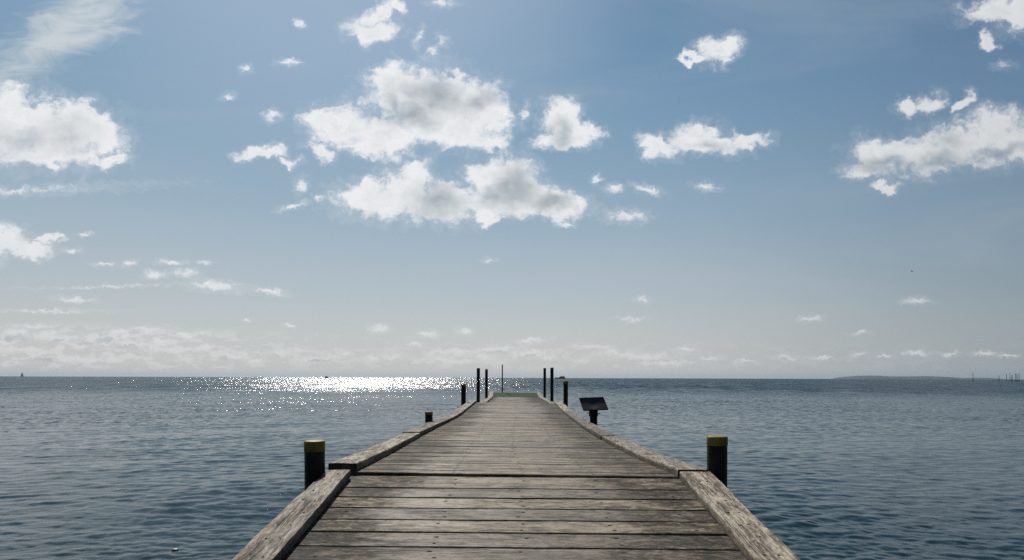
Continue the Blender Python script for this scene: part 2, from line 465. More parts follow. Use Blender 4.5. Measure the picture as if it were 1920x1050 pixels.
M_pile = scuffed('black_pile_sleeve', (.006, .006, .008), (.020, .019, .020), .5)
M_cap = scuffed('yellow_pile_cap', (.245, .190, .026), (.13, .10, .024), .5)
M_pilewood = simple('tarred_pile', (.010, .009, .009), .75, .4, 9.0, bump=.004, spec=.2)
M_board = simple('black_sign_plate', (.012, .012, .015), .42, .4, 5.0, bump=.004, spec=.3)
M_steel = simple('galvanised_steel', (.10, .10, .11), .45, .2, 20.0, metallic=.7)
M_turf = simple('green_turf', (.028, .058, .024), .95, .45, 60.0, bump=.006, spec=.1)
M_hull = simple('dark_hull', (.02, .022, .027), .4, .2, 1.0)
M_cabin = simple('cabin_grey', (.06, .062, .075), .4, .2, 1.0)
M_glass = simple('tinted_window', (.30, .33, .38), .2, .1, 1.0)
M_sail = simple('sailcloth', (.34, .27, .25), .8, .08, .6)
M_mast = simple('mast_alloy', (.12, .12, .13), .4, .1, 1.0)
M_stake = simple('tarred_stake', (.03, .028, .027), .8, .3, 1.0)
M_bird = simple('dark_plumage', (.03, .03, .035), .7, .2, 4.0)
M_skin = simple('pale_jelly', (.16, .15, .14), .5, .2, 40.0)


# ------------------------------------------------------------------ the sea
def make_water():
    def band(N, L, lmin, lmax, ang, spread, seed, slope, chop):
        rs = np.random.RandomState(seed)
        k1 = np.fft.fftfreq(N, d=L / N) * 2 * np.pi
        kx, ky = np.meshgrid(k1, k1)
        k = np.hypot(kx, ky); k[0, 0] = 1e9
        lam = 2 * np.pi / k
        A = k ** -2.2
        A *= 1 / (1 + np.exp(-(np.log(lam / lmin)) * 9)) * 1 / (1 + np.exp((np.log(lam / lmax)) * 9))
        th = np.arctan2(ky, kx) - math.radians(ang)
        A *= np.abs(np.cos(th)) ** spread + .10
        A[0, 0] = 0
        Z = A * (rs.randn(N, N) + 1j * rs.randn(N, N))
        h = np.fft.ifft2(Z)
        sx = np.fft.ifft2(1j * kx * Z).real; sy = np.fft.ifft2(1j * ky * Z).real
        c = slope / math.sqrt((sx ** 2 + sy ** 2).mean())
        dx = np.fft.ifft2(-1j * kx / k * Z).real * c * chop
        dy = np.fft.ifft2(-1j * ky / k * Z).real * c * chop
        return h.real * c, dx, dy
    def sample(a, L, x, y):
        N = a.shape[0]
        fx = (x / L * N) % N; fy = (y / L * N) % N
        i = np.floor(fx).astype(int) % N; j = np.floor(fy).astype(int) % N
        tx = fx - np.floor(fx); ty = fy - np.floor(fy)
        i2 = (i + 1) % N; j2 = (j + 1) % N
        return (a[j, i] * (1 - tx) + a[j, i2] * tx) * (1 - ty) + (a[j2, i] * (1 - tx) + a[j2, i2] * tx) * ty
    r = [0.0, .6, 1.1]
    x = 1.5
    while x < 70: r.append(x); x *= 1.0034
    while x < 12000: r.append(x); x *= 1.02 if x < 600 else 1.06
    r.append(12000.0)
    r = np.array(r)
    fine = np.arange(-54, 54.01, .13)
    th = np.radians(np.concatenate([fine, np.arange(62, 298, 4.0)]))
    dth = np.abs(np.gradient(th))
    nr, nt = len(r), len(th)
    R, T = np.meshgrid(r, th, indexing='ij')
    sp = np.maximum(np.gradient(r)[:, None] * np.ones(nt)[None], R * dth[None])
    X = R * np.sin(T); Y = R * np.cos(T)
    Zz = np.zeros_like(X); DX = np.zeros_like(X); DY = np.zeros_like(X)
    gust = .85 + .30 * np.sin(X * .11 + 1.3 * np.sin(Y * .07)) * np.cos(Y * .13 + .8 * np.sin(X * .05))
    for (N, L, l0, l1, ang, spread, seed, sl, chop) in (
            (512, 3.7, .035, .09, 70, 1.2, 3, .100, .5),
            (512, 6.1, .09, .20, 78, 1.6, 6, .140, .45),
            (512, 14.3, .20, .50, 98, 2.2, 8, .092, .6),
            (512, 37.0, .50, 1.4, 106, 2.6, 9, .030, .6),
            (512, 121.0, 2.0, 7.0, 106, 3.0, 12, .016, .6)):
        h, dx, dy = band(N, L, l0, l1, ang, spread, seed, sl, chop)
        w = np.clip(((l0 * 1.3) / sp - 2.0) / 3.0, 0, 1) * gust
        ca, sa = math.cos(seed * 1.0), math.sin(seed * 1.0)   # turn each tile so repeats never line up
        Zz += w * sample(h, L, X, Y); DX += w * sample(dx, L, X, Y); DY += w * sample(dy, L, X, Y)
    X2 = X + DX; Y2 = Y + DY
    co = np.stack([X2, Y2, Zz], -1).reshape(-1, 3).astype(np.float32)
    idx = np.arange(nr * nt).reshape(nr, nt)
    nxt = np.roll(idx, -1, axis=1)
    q = np.stack([idx[:-1], idx[1:], nxt[1:], nxt[:-1]], -1).reshape(-1, 4)
    me = bpy.data.meshes.new('sea')
    me.vertices.add(len(co)); me.vertices.foreach_set('co', co.ravel())
    me.loops.add(q.size); me.loops.foreach_set('vertex_index', q.ravel().astype(np.int32))
    me.polygons.add(len(q))
    me.polygons.foreach_set('loop_start', np.arange(0, q.size, 4, dtype=np.int32))
    me.polygons.foreach_set('loop_total', np.full(len(q), 4, dtype=np.int32))
    me.polygons.foreach_set('use_smooth', np.ones(len(q), dtype=bool))
    me.update(calc_edges=True); me.validate()
    m_, g, b = new_mat('sea_water')
    pos = g.node('ShaderNodeNewGeometry').outputs['Position']
    x, y, z = g.sep(pos)
    flat = g.comb(x, y, 0.0)
    dist = g.vm('LENGTH', flat)
    # wind reaches the open water beyond the shallows: rougher there, in ragged lanes
    edgen = g.noise(g.scale(flat, (.004, .022, 1)), 1.0, 3.0, .6)[0]
    dd = g.m('MULTIPLY_ADD', edgen, 46.0, g.m('SUBTRACT', dist, 23.0))
    ruffle = g.ss(dd, 42.0, 118.0)
    lanes = g.noise(g.scale(flat, (.012, .06, 1)), 1.0, 4.0, .6)[0]
    ruffle = g.m('MULTIPLY', ruffle, g.ss(lanes, .25, .75, .75, 1.15, 'LINEAR'))
    b.inputs['Base Color'].default_value = (.0055, .021, .028, 1)
    b.inputs['IOR'].default_value = 1.333
    b.inputs['Specular IOR Level'].default_value = .5
    near_r = g.ss(dist, 6.0, 50.0, .05, .13)
    g.put(b.inputs['Roughness'], g.m('MULTIPLY_ADD', ruffle, .03, near_r))
    n1 = g.noise(g.scale(flat, (7.0, 13.0, 1)), 1.0, 4.0, .6, .5)[0]
    b1 = g.node('ShaderNodeBump', {'Strength': g.ss(dist, 4.0, 45.0, .55, .0), 'Distance': .010, 'Height': n1})
    # ripples and wavelets too small for the mesh tilt the facets directly
    n2 = g.noise(g.scale(flat, (3.4, 5.5, 1)), 1.0, 3.0, .65)[1]
    n3 = g.noise(g.scale(flat, (1.1, .10, 1)), 1.0, 4.0, .75)[1]
    half = (.5, .5, .5)
    patch = g.ss(g.noise(g.scale(flat, (.045, .13, 1)), 1.0, 4.0, .6, .6)[0], .36, .64, .50, 1.30)   # slicks and cat's-paws
    t2 = g.vm('SCALE', g.vm('SUBTRACT', n2, half), scale=g.m('MULTIPLY', patch, g.ss(dist, 5.0, 40.0, .0, 1.45)))
    t3 = g.vm('SCALE', g.vm('SUBTRACT', n3, half), scale=g.m('MULTIPLY', ruffle, g.ss(dist, 90.0, 600.0, 1.15, 1.46)))
    # added tilt of the normals to the camera side: darkens the sea, boosts glitter
    lean = g.comb(0.0, g.m('ADD', g.m('MULTIPLY', ruffle, -.20), g.ss(dist, 8.0, 40.0, .0, -.07)), 0.0)
    t = g.vm('ADD', g.vm('MULTIPLY', g.vm('ADD', t2, t3), (1, 1, 0)), lean)
    g.l.new(g.vm('NORMALIZE', g.vm('ADD', b1.outputs[0], t)), b.inputs['Normal'])
    me.materials.append(m_)
    o = bpy.data.objects.new('sea', me)
    COL.objects.link(o)
    tag(o, kind='structure')


make_water()


# ------------------------------------------------------------------ jetty
# distance ahead, deck surface below the eye, middle of the walkway
S1 = [(-4.0, 1.36, 0.02), (-1.0, 1.34, 0.02), (0.0, 1.28, 0.02), (1.4, 1.075, 0.022), (2.775, .862, .026), (3.955, .669, .03)]
S2 = [(3.975, .652, .03), (5.2, .700, 0.0), (7.16, .741, -.018), (8.7, .762, -.010), (10.57, .785, .024), (11.86, .790, .043), (13.78, .762, .062), (15.4, .722, .078), (16.46, .704, .084)]
S3 = [(17.0, .90, .10), (21.2, .912, .198), (28.5, .935, .186), (30.0, .79, .172), (30.3, .77, .172)]
TILT1, TILT2 = .0062, .0105
HW = 1.10


def interp(S, Z, k):
    zs = [s[0] for s in S]; ys = [s[k] for s in S]
    if Z <= zs[0]: return ys[0]
    if Z >= zs[-1]: return ys[-1]
    for i in range(len(zs) - 1):
        if zs[i] <= Z <= zs[i + 1]:
            h_ = zs[i + 1] - zs[i]; t = (Z - zs[i]) / h_
            def sl(j):
                if j <= 0: return (ys[1] - ys[0]) / (zs[1] - zs[0])
                if j >= len(zs) - 1: return (ys[-1] - ys[-2]) / (zs[-1] - zs[-2])
                return (ys[j + 1] - ys[j - 1]) / (zs[j + 1] - zs[j - 1])
            m0, m1 = sl(i) * h_, sl(i + 1) * h_
            t2, t3 = t * t, t * t * t
            return (2 * t3 - 3 * t2 + 1) * ys[i] + (t3 - 2 * t2 + t) * m0 + (-2 * t3 + 3 * t2) * ys[i + 1] + (t3 - t2) * m1


def surf(S, tilt, Z, x):
    xc = interp(S, Z, 2)
    return H - interp(S, Z, 1) - tilt * (x - xc)


jetty = empty('jetty', (0, 4.0, 0), 'long weathered timber jetty with kerb boards running out over the sea', 'jetty')
board_no = [0]


def noise1(x, seed):
    return (math.sin(x * 1.7 + seed * 3.1) + .6 * math.sin(x * 4.3 + seed * 1.7) + .35 * math.sin(x * 11.0 + seed * 5.3)) / 1.95


def deck_part(name, S, tilt, Z0, Z1, seed, holes=True, pitch=.1655, label=None):
    rnd = random.Random(seed)
    V, Fc, A, FM = [], [], [], []
    Z = Z0
    while Z < Z1 - .02:
        wdt = pitch * rnd.uniform(.965, 1.03)
        if Z + wdt > Z1 - .07: wdt = Z1 - Z + .008
        gap = rnd.choice((.009, .011, .013, .015)) if Z < 9 else rnd.choice((.004, .006, .008, .012, .022))
        zb = min(Z + wdt - gap, Z1)
        board_no[0] += 1
        bid = board_no[0]
        dz = rnd.uniform(-.0025, .0025) if Z < 9 else rnd.uniform(-.004, .004)
        tw = rnd.uniform(-.0018, .0018)
        nx = 26 if Z < 9 else 10
        x0 = interp(S, Z, 2) - HW - .19 + rnd.uniform(-.012, .012)
        x1 = interp(S, Z, 2) + HW + .19 + rnd.uniform(-.012, .012)
        c = .0045
        th = .034
        base = len(V)
        w_ = zb - Z
        for i in range(nx + 1):
            t = i / nx; x = x0 + (x1 - x0) * t
            e0 = .0016 * noise1(x * 3, bid); e1 = .0016 * noise1(x * 3, bid + 50)
            zz = dz + tw * (t - .5) * 2 + .0012 * noise1(x * 2, bid + 9)
            prof = ((Z + e0, -th), (Z + e0, -c), (Z + e0 + c, 0), (Z + w_ / 2, -.0008 + .0006 * noise1(x, bid)), (zb + e1 - c, 0), (zb + e1, -c), (zb + e1, -th))
            for (yy, hh) in prof:
                V.append((x, yy, surf(S, tilt, yy, x) + hh + zz))
                A.append((x - x0, yy - Z + (.0 if hh > -.02 else .03), bid))
        n = 7
        for i in range(nx):
            a, b_ = base + i * n, base + (i + 1) * n
            for k in range(n):
                k2 = (k + 1) % n
                Fc.append((a + k, b_ + k, b_ + k2, a + k2)); FM.append(0)
        Fc.append(tuple(base + k for k in range(n))); FM.append(0)
        Fc.append(tuple(base + nx * n + k for k in reversed(range(n)))); FM.append(0)
        if holes and Z < 12:
            xc = interp(S, Z, 2)
            for lx in (-.98, -.42, .03, .52, .95):
                for fr in (.27, .73):
                    if rnd.random() < .12: continue
                    hx = xc + lx * (.98 if lx < 0 else 1) + rnd.uniform(-.022, .022)
                    hy = Z + w_ * (fr + rnd.uniform(-.06, .06))
                    hz = surf(S, tilt, hy, hx) + dz + tw * ((hx - x0) / (x1 - x0) - .5) * 2 + .0014 + .0012 * noise1(hx * 2, bid + 9)
                    b0 = len(V)
                    ra, rb = rnd.uniform(.009, .016), rnd.uniform(.004, .0065)
                    for s in range(8):
                        an = s * math.pi / 4
                        V.append((hx + ra * math.cos(an), hy + rb * math.sin(an), hz)); A.append((0, 0, 0))
                    Fc.append(tuple(b0 + s for s in range(8))); FM.append(1)
        Z += wdt
    o = link_mesh(name, V, Fc, [M_plank, M_hole], jetty, fmat=FM, attrs={'grain': A})
    if label: o['label'] = label
    return o


deck_part('deck_planks', S1, TILT1, -3.2, 3.955, 11, label='near deck planks rising towards the step')
deck_part('deck_planks', S2, TILT2, 3.975, 16.46, 12, label='long run of sagging planks beyond the step')
deck_part('deck_planks', S3, TILT2, 17.0, 30.1, 13, holes=False, label='short far stretch of planks before the green mat')


def kerb(S, tilt, Z0, Z1, side, width=.20, th=.052, lift=(0, 0), inset=(0, 0), seed=0, ragged=0.0, skew=0.0, mat=None, holes=True, label=None, step=.06):
    """one kerb board laid along the edge of the deck; side -1 left, +1 right"""
    rnd = random.Random(seed * 7 + 1)
    board_no[0] += 1
    bid = board_no[0] + 200
    V, Fc, A, FM = [], [], [], []
    n = max(6, int((Z1 - Z0) / step))
    cols = (0.0, .0, .012, .25, .5, .75, .985, 1.0, 1.0)
    c = .007
    m_ = len(cols)
    for i in range(n + 1):
        t = i / n
        for k, f in enumerate(cols):
            Zl = Z0 + (Z1 - Z0) * t
            Zl += skew * f * (1 if i == n else 0)
            xc = interp(S, Zl, 2)
            xi = xc + side * (HW + inset[0] + (inset[1] - inset[0]) * t)
            ww = width * (1 + .03 * noise1(Zl * 1.5, seed))
            rag = 0.0
            if ragged and f > .6:
                d = max(0.0, 1 - (Z1 - Zl) / .55)
                rag = -ragged * d * (f - .5) * 2 * (1 + .45 * noise1(Zl * 14, seed + 3)) - .004 * (1 + noise1(Zl * 9, seed))
            wob = .0035 * noise1(Zl * 2.2, seed + k // 5)
            x = xi + side * (f * ww + rag) + wob
            top = surf(S, tilt, Zl, xi) - tilt * side * f * ww * .5
            lf = lift[0] + (lift[1] - lift[0]) * t
            if k in (0, m_ - 1): zz = top + lf + .004
            else:
                zz = top + lf + th - (c if k in (1, m_ - 2) else 0) + .0018 * noise1(Zl * 3 + f * 4, seed + 5) - (.006 if (ragged and f > .9) else 0)
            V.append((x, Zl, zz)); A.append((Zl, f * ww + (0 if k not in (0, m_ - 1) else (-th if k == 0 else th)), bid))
    for i in range(n):
        a, b_ = i * m_, (i + 1) * m_
        for k in range(m_):
            k2 = (k + 1) % m_
            f_ = (a + k, a + k2, b_ + k2, b_ + k)
            Fc.append(f_ if side > 0 else tuple(reversed(f_))); FM.append(0)
    for e in (0, n * m_):            # end grain has its own vertices
        b0 = len(V)
        for k in range(m_):
            q = V[e + k]
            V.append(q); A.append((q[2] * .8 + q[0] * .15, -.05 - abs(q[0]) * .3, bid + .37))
        Fc.append(tuple(b0 + k for k in (range(m_) if e == 0 else reversed(range(m_))))); FM.append(0)
    if holes:
        Zh = Z0 + .07
        j = 0
        while Zh < Z1 - .03:
            for f in (.30, .62):
                hy = Zh + rnd.uniform(-.02, .02) + (.02 if f > .5 else 0)
                t = (hy - Z0) / (Z1 - Z0)
                xi = interp(S, hy, 2) + side * (HW + inset[0] + (inset[1] - inset[0]) * t)
                hx = xi + side * (f * width + rnd.uniform(-.012, .012))
                hz = surf(S, tilt, hy, xi) - tilt * side * f * width * .5 + lift[0] + (lift[1] - lift[0]) * t + th + .0024
                b0 = len(V)
                ra, rb = rnd.uniform(.005, .0095), rnd.uniform(.004, .0065)
                an0 = rnd.uniform(0, 3)
                for s in range(8):
                    an = s * math.pi / 4
                    V.append((hx + ra * math.cos(an + an0) * (1 + .2 * math.sin(s * 2.3)), hy + rb * math.sin(an + an0) * 1.2, hz)); A.append((0, 0, 0))
                Fc.append(tuple(b0 + s for s in range(8))); FM.append(1)
            Zh += .165
            j += 1
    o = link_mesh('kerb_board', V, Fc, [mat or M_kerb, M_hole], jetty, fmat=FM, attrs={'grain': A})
    if label: o['label'] = label
    return o


# left side
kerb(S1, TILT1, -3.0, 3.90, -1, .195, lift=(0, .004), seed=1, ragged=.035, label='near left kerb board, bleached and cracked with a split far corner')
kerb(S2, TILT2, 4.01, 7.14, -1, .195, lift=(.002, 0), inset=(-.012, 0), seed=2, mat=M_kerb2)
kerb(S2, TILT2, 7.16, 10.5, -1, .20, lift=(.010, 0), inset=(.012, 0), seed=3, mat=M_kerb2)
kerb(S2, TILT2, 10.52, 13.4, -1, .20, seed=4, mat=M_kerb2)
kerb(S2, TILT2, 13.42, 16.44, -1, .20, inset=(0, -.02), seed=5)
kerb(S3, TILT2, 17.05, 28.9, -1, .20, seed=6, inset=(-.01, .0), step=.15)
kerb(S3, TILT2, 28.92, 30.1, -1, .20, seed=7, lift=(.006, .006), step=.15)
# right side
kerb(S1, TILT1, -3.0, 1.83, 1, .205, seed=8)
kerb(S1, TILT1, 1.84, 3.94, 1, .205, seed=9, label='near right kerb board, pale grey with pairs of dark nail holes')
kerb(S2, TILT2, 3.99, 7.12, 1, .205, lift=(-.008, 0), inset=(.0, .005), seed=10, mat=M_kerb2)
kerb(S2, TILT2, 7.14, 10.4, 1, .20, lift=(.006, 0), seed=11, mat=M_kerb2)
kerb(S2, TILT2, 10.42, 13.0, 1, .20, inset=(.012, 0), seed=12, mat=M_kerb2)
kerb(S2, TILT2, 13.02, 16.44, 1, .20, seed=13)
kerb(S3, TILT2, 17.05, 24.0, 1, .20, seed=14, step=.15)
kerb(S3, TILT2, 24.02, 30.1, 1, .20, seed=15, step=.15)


def run_beam(S, tilt, Z0, Z1, xo, w=.09, d=.17, drop=.036, seed=0, name='joist'):
    V, Fc, A = [], [], []
    n = max(2, int((Z1 - Z0) / .4))
    board_no[0] += 1
    for i in range(n + 1):
        Zl = Z0 + (Z1 - Z0) * i / n
        xc = interp(S, Zl, 2) + xo
        for dx, dz in ((-w / 2, -drop - d), (-w / 2, -drop - .004), (w / 2, -drop - .004), (w / 2, -drop - d)):
            V.append((xc + dx, Zl, surf(S, tilt, Zl, xc) + dz)); A.append((Zl, dx + dz, board_no[0] + 400))
    for i in range(n):
        for k in range(4):
            k2 = (k + 1) % 4
            Fc.append((i * 4 + k, i * 4 + k2, i * 4 + 4 + k2, i * 4 + 4 + k))
    Fc.append((3, 2, 1, 0)); Fc.append((n * 4, n * 4 + 1, n * 4 + 2, n * 4 + 3))
    return link_mesh(name, V, Fc, M_beam, jetty, attrs={'grain': A})


for S, tl, a, b_ in ((S1, TILT1, -3.1, 3.90), (S2, TILT2, 4.02, 16.40), (S3, TILT2, 17.02, 30.05)):
    for xo in (-1.16, -.42, .42, 1.16):
        run_beam(S, tl, a, b_, xo)


def cross_beam(S, tilt, Z, drop=.215, w=2.7):
    xc = interp(S, Z, 2)
    board_no[0] += 1
    zt = surf(S, tilt, Z, xc) - drop
    vs, fs = box((xc, Z, zt - .08), (w, .14, .158))
    return link_mesh('cross_beam', vs, fs, M_beam, jetty, attrs={'grain': [(v[0], v[2], board_no[0] + 500) for v in vs]})


for S, tl, Zs in ((S1, TILT1, (-2.6, .6, 3.75)), (S2, TILT2, (4.2, 7.3, 10.5, 13.5, 16.3)), (S3, TILT2, (17.15, 21.4, 25.6, 29.8))):
    for Z in Zs: cross_beam(S, tl, Z)

def fascia(S, tilt, Z):
    xc = interp(S, Z, 2)
    board_no[0] += 1
    V = []
    for yy in (Z, Z + .045):
        for x in (xc - 1.29, xc + 1.29):
            for dz in (-.24, -.037):
                V.append((x, yy, surf(S, tilt, Z, x) + dz))
    link_mesh('end_board', V, [(0, 1, 3, 2), (4, 6, 7, 5), (0, 4, 5, 1), (2, 3, 7, 6), (0, 2, 6, 4), (1, 5, 7, 3)], M_beam, jetty, attrs={'grain': [(v[0], v[2], board_no[0] + 600) for v in V]})


fascia(S2, TILT2, 3.972)
fascia(S2, TILT2, 16.41)
fascia(S3, TILT2, 30.06)

# support piles right under the deck
for S, tl, Zs in ((S1, TILT1, (-2.6, .6, 3.75)), (S2, TILT2, (7.3, 10.5, 13.5, 16.3)), (S3, TILT2, (21.4, 25.6, 29.8))):
    for Z in Zs:
        for xo in (-.95, .95):
            xc = interp(S, Z, 2) + xo
            zt = surf(S, tl, Z, xc) - .375
            vs, fs = lathe([(.075, -1.2), (.075, -.3), (.078, zt - .01), (.07, zt)], (xc, Z, 0), 14, jitter=.02, seed=int(Z * 10) + (xo > 0))
            shade_auto(link_mesh('support_pile', vs, fs, M_pilewood, jetty))


# ------------------------------------------------------------------ mooring piles beside the jetty
def pile(px, ytop, Z, wpx, label, cap=.085, capped=True, seed=0, lean=(0, 0)):
    top = W(px, ytop, Z)
    r = wpx / F * Z / 2
    root = empty('mooring_pile', (top.x, top.y, -1.2), label, 'pile', 'black mooring piles with yellow caps along the jetty')
    zt = top.z
    capr = r * 1.0
    pr = r * .965
    # shaft, faintly leaning and not perfectly round
    prof = [(pr * 1.02, -1.2)]
    zz = -.4
    while zz < zt - .1:
        prof.append((pr * (1 + .006 * math.sin(zz * 3 + seed)), zz)); zz += .35
    prof += [(pr, zt - cap * .5)]
    vs, fs = lathe(prof, (top.x, top.y, 0), 36, jitter=.004, seed=seed)
    vs = [Vector((v.x + lean[0] * (v.z - zt), v.y + lean[1] * (v.z - zt), v.z)) for v in vs]
    shade_auto(link_mesh('shaft', vs, fs, M_pile, root))
    vs, fs = lathe([(pr * 1.004, zt - cap), (capr, zt - cap + .002), (capr * 1.003, zt - .012), (capr * .985, zt - .004), (capr * .93, zt - .0005), (capr * .5, zt + .001), (.001, zt + .0015)],
                   (top.x, top.y, 0), 36, jitter=.004, seed=seed + 1)
    shade_auto(link_mesh('cap', vs, fs, M_cap, root), 50)
    return root


pile(590.0, 826.0, 3.95, 38.0, 'short thick black pile with yellow cap beside the split end of the near left kerb', .072, seed=1, lean=(-.008, .0))
pile(1344.6, 817.5, 3.98, 38.0, 'short thick black pile with yellow cap beside the near right kerb', .062, seed=2)
pile(804.2, 771.8, 9.4, 14.6, 'low black pile barely rising over the left kerb at mid jetty', .05, seed=3)
pile(869.2, 720.0, 15.9, 9.3, 'dark pile left of the jetty crest, lowest of three at the far left', .06, seed=4)
pile(897.0, 690.2, 21.6, 6.5, 'tall dark pile on the left of the far stretch, taller of the left pair', .10, seed=5, lean=(.002, 0))
pile(912.2, 692.2, 25.4, 5.4, 'tall dark pile on the left by the far kerb, second from the thin pole', .09, seed=6)
pile(1021.4, 690.0, 27.3, 5.2, 'tall slim dark pile on the right, nearest to the green mat', .09, seed=7)
pile(1034.9, 689.2, 21.9, 6.4, 'tall dark pile on the right just left of the far motor yacht', .09, seed=8)
pile(1060.7, 714.3, 15.4, 9.0, 'dark pile with worn yellow cap between the tall right pair and the tilted sign', .07, seed=9)

# thin pole at the very end
tp = W(942, 683.3, 30.6)
pole = empty('thin_pole', (tp.x, tp.y, -1.0), 'thin dark upright pole behind the green mat at the jetty end', 'pole')
vs, fs = lathe([(.030, -1.0), (.030, 1.2), (.029, tp.z - .03), (.024, tp.z - .004), (.001, tp.z)], (tp.x, tp.y, 0), 16)
shade_auto(link_mesh('shaft', vs, fs, M_pile, pole))
for z0 in (.55, .80):
    link_mesh('collar', *lathe([(.042, z0), (.042, z0 + .05)], (tp.x, tp.y, 0), 16), M_steel, pole)
bx = box((tp.x, tp.y - .15, .62), (.06, .26, .06))
link_mesh('bracket', *bx, M_steel, pole)


# green mat on the ramped end of the jetty
def mat():
    V, Fc = [], []
    nx, nz = 60, 24
    Z0, Z1 = 28.45, 30.12
    for j in range(nz + 1):
        Zl = Z0 + (Z1 - Z0) * j / nz
        xc = interp(S3, Zl, 2)
        for i in range(nx + 1):
            x = xc - HW + .01 + (2 * HW - .02) * i / nx
            zz = surf(S3, TILT2, Zl, x) + .014 + .004 * noise1(x * 3 + Zl * 2, 4) + .002 * noise1(x * 9 - Zl * 5, 8)
            V.append((x, Zl, zz))
    top = len(V)
    for k in range(top): V.append((V[k][0], V[k][1], V[k][2] - .010))
    w_ = nx + 1
    for j in range(nz):
        for i in range(nx):
            a = j * w_ + i
            Fc.append((a, a + 1, a + 1 + w_, a + w_))
            Fc.append((top + a, top + a + w_, top + a + 1 + w_, top + a + 1))
    for i in range(nx):
        Fc.append((i, top + i, top + i + 1, i + 1))
        a = nz * w_ + i
        Fc.append((a, a + 1, top + a + 1, top + a))
    for j in range(nz):
        a = j * w_
        Fc.append((a, a + w_, top + a + w_, top + a))
        a = j * w_ + nx
        Fc.append((a, top + a, top + a + w_, a + w_))
    o = link_mesh('turf_mat', V, Fc, M_turf)
    # short pile of the turf
    rnd = random.Random(5)
    tag(o, 'green artificial turf mat across the far end of the jetty', 'mat')


mat()


# tilted sign on its own pile, right of the kerb
def sign():
    Z = 9.8
    cpt = W(1112.8, 757.2, Z)
    root = empty('sign_post', (W(1113, 797, Z).x, Z, -1.2), 'black tilted sign board on a stout dark post right of the jetty', 'sign')
    u = Vector((.970, .10, -.030)).normalized()
    v = Vector((.047, -.22, -.190))
    hv = v.length
    v.normalize()
    u = (u - v * u.dot(v)).normalized()
    n = u.cross(v).normalized()
    if n.y > 0: n = -n
    wd = .418
    V, Fc = [], []
    nx, ny = 20, 14
    for layer in (0, 1):
        for j in range(ny + 1):
            for i in range(nx + 1):
                s, t = i / nx - .5, j / ny - .5
                dent = -.010 * math.exp(-((s * 2.4) ** 2 + ((t - .05) * 2.6) ** 2) * 2.2) + .004 * math.cos(s * 5)
                V.append(cpt + u * (s * wd) + v * (t * hv) + n * (dent - layer * .012))
    w_ = nx + 1; top = (nx + 1) * (ny + 1)
    for j in range(ny):
        for i in range(nx):
            a = j * w_ + i
            Fc.append((a, a + w_, a + w_ + 1, a + 1))
            Fc.append((top + a, top + a + 1, top + a + w_ + 1, top + a + w_))
    for i in range(nx):
        Fc.append((i, i + 1, top + i + 1, top + i))
        a = ny * w_ + i
        Fc.append((a, top + a, top + a + 1, a + 1))
    for j in range(ny):
        a = j * w_
        Fc.append((a, top + a, top + a + w_, a + w_))
        a += nx
        Fc.append((a, a + w_, top + a + w_, top + a))
    shade_auto(link_mesh('sign_board', V, Fc, M_board, root), 35)
    # raised rim round the board
    R = Matrix((u, v, n)).transposed()
    rim = join([box(cpt + v * (s * hv / 2), (wd + .010, .010, .020), R) for s in (-1, 1)] + [box(cpt + u * (s * wd / 2), (.010, hv - .012, .0205), R) for s in (-1, 1)])
    link_mesh('rim', *rim, M_board, root)
    c = W(1113.0, 790, Z)
    r1, r2 = .062, .076
    zt = W(1113, 781, Z).z
    zt2 = W(1113, 762, Z).z
    vs, fs = lathe([(r1, -1.2), (r1, .4), (r1 * .99, zt + .02)], (c.x, Z, 0), 28, jitter=.006, seed=3)
    shade_auto(link_mesh('post', vs, fs, M_pilewood, root))
    vs, fs = lathe([(r1 * 1.02, zt), (r2 * .97, zt + .001), (r2, zt + .01), (r2, zt2 - .02), (r2 * .8, zt2)], (c.x, Z + .03, 0), 28, jitter=.005)
    sl = shade_auto(link_mesh('sleeve', vs, fs, M_pilewood, root))
    zb = W(1113, 774.6, Z).z
    for s in (-1, 1):
        vs, fs = lathe([(.006, 0), (.006, .022), (.013, .022), (.013, .032), (.006, .033), (.006, .040)], (c.x + s * r2 * .97, Z + .03, zb - (.006 if s > 0 else 0)), 10, axis=(s, 0, 0))
        link_mesh('bolt', vs, fs, M_steel, sl)
    br = box(cpt - n * .05 + v * .02, (.09, .16, .075), R)
    link_mesh('bracket', *br, M_steel, root)


sign()


# ------------------------------------------------------------------ boats
def hull(L, B, Hh, c, rake=.12, seg=24, bow=-1, sheer=.25):
    """simple real hull, length along x, bow towards bow*x; c = waterline centre"""
    V, Fc = [], []
    rows = 6
    for i in range(seg + 1):
        t = i / seg
        wv = (1 - (max(0, t - .35) / .65) ** 2.3) if t > .35 else (.86 + .14 * t / .35)
        for j in range(rows + 1):
            f = j / rows
            xx = (-.5 + t) * L + (t ** 2) * rake * L * (f - .5)
            hw = B / 2 * wv * (.35 + .65 * f ** .5)
            zz = -.35 * Hh + f * 1.35 * Hh + sheer * Hh * f * t * t
            V.append(Vector((bow * xx, hw, zz)) + Vector(c))
            V.append(Vector((bow * xx, -hw, zz)) + Vector(c))
    n = 2 * (rows + 1)
    for i in range(seg):
        a = i * n
        for j in range(rows):
            Fc.append((a + 2 * j, a + 2 * j + 2, a + n + 2 * j + 2, a + n + 2 * j))
            Fc.append((a + 2 * j + 1, a + n + 2 * j + 1, a + n + 2 * j + 3, a + 2 * j + 3))
        Fc.append((a + 2 * rows, a + 2 * rows + 1, a + n + 2 * rows + 1, a + n + 2 * rows))
        Fc.append((a, a + n, a + n + 1, a + 1))
    Fc.append(tuple(2 * j for j in range(rows + 1)) + tuple(2 * j + 1 for j in reversed(range(rows + 1))))
    return V, Fc


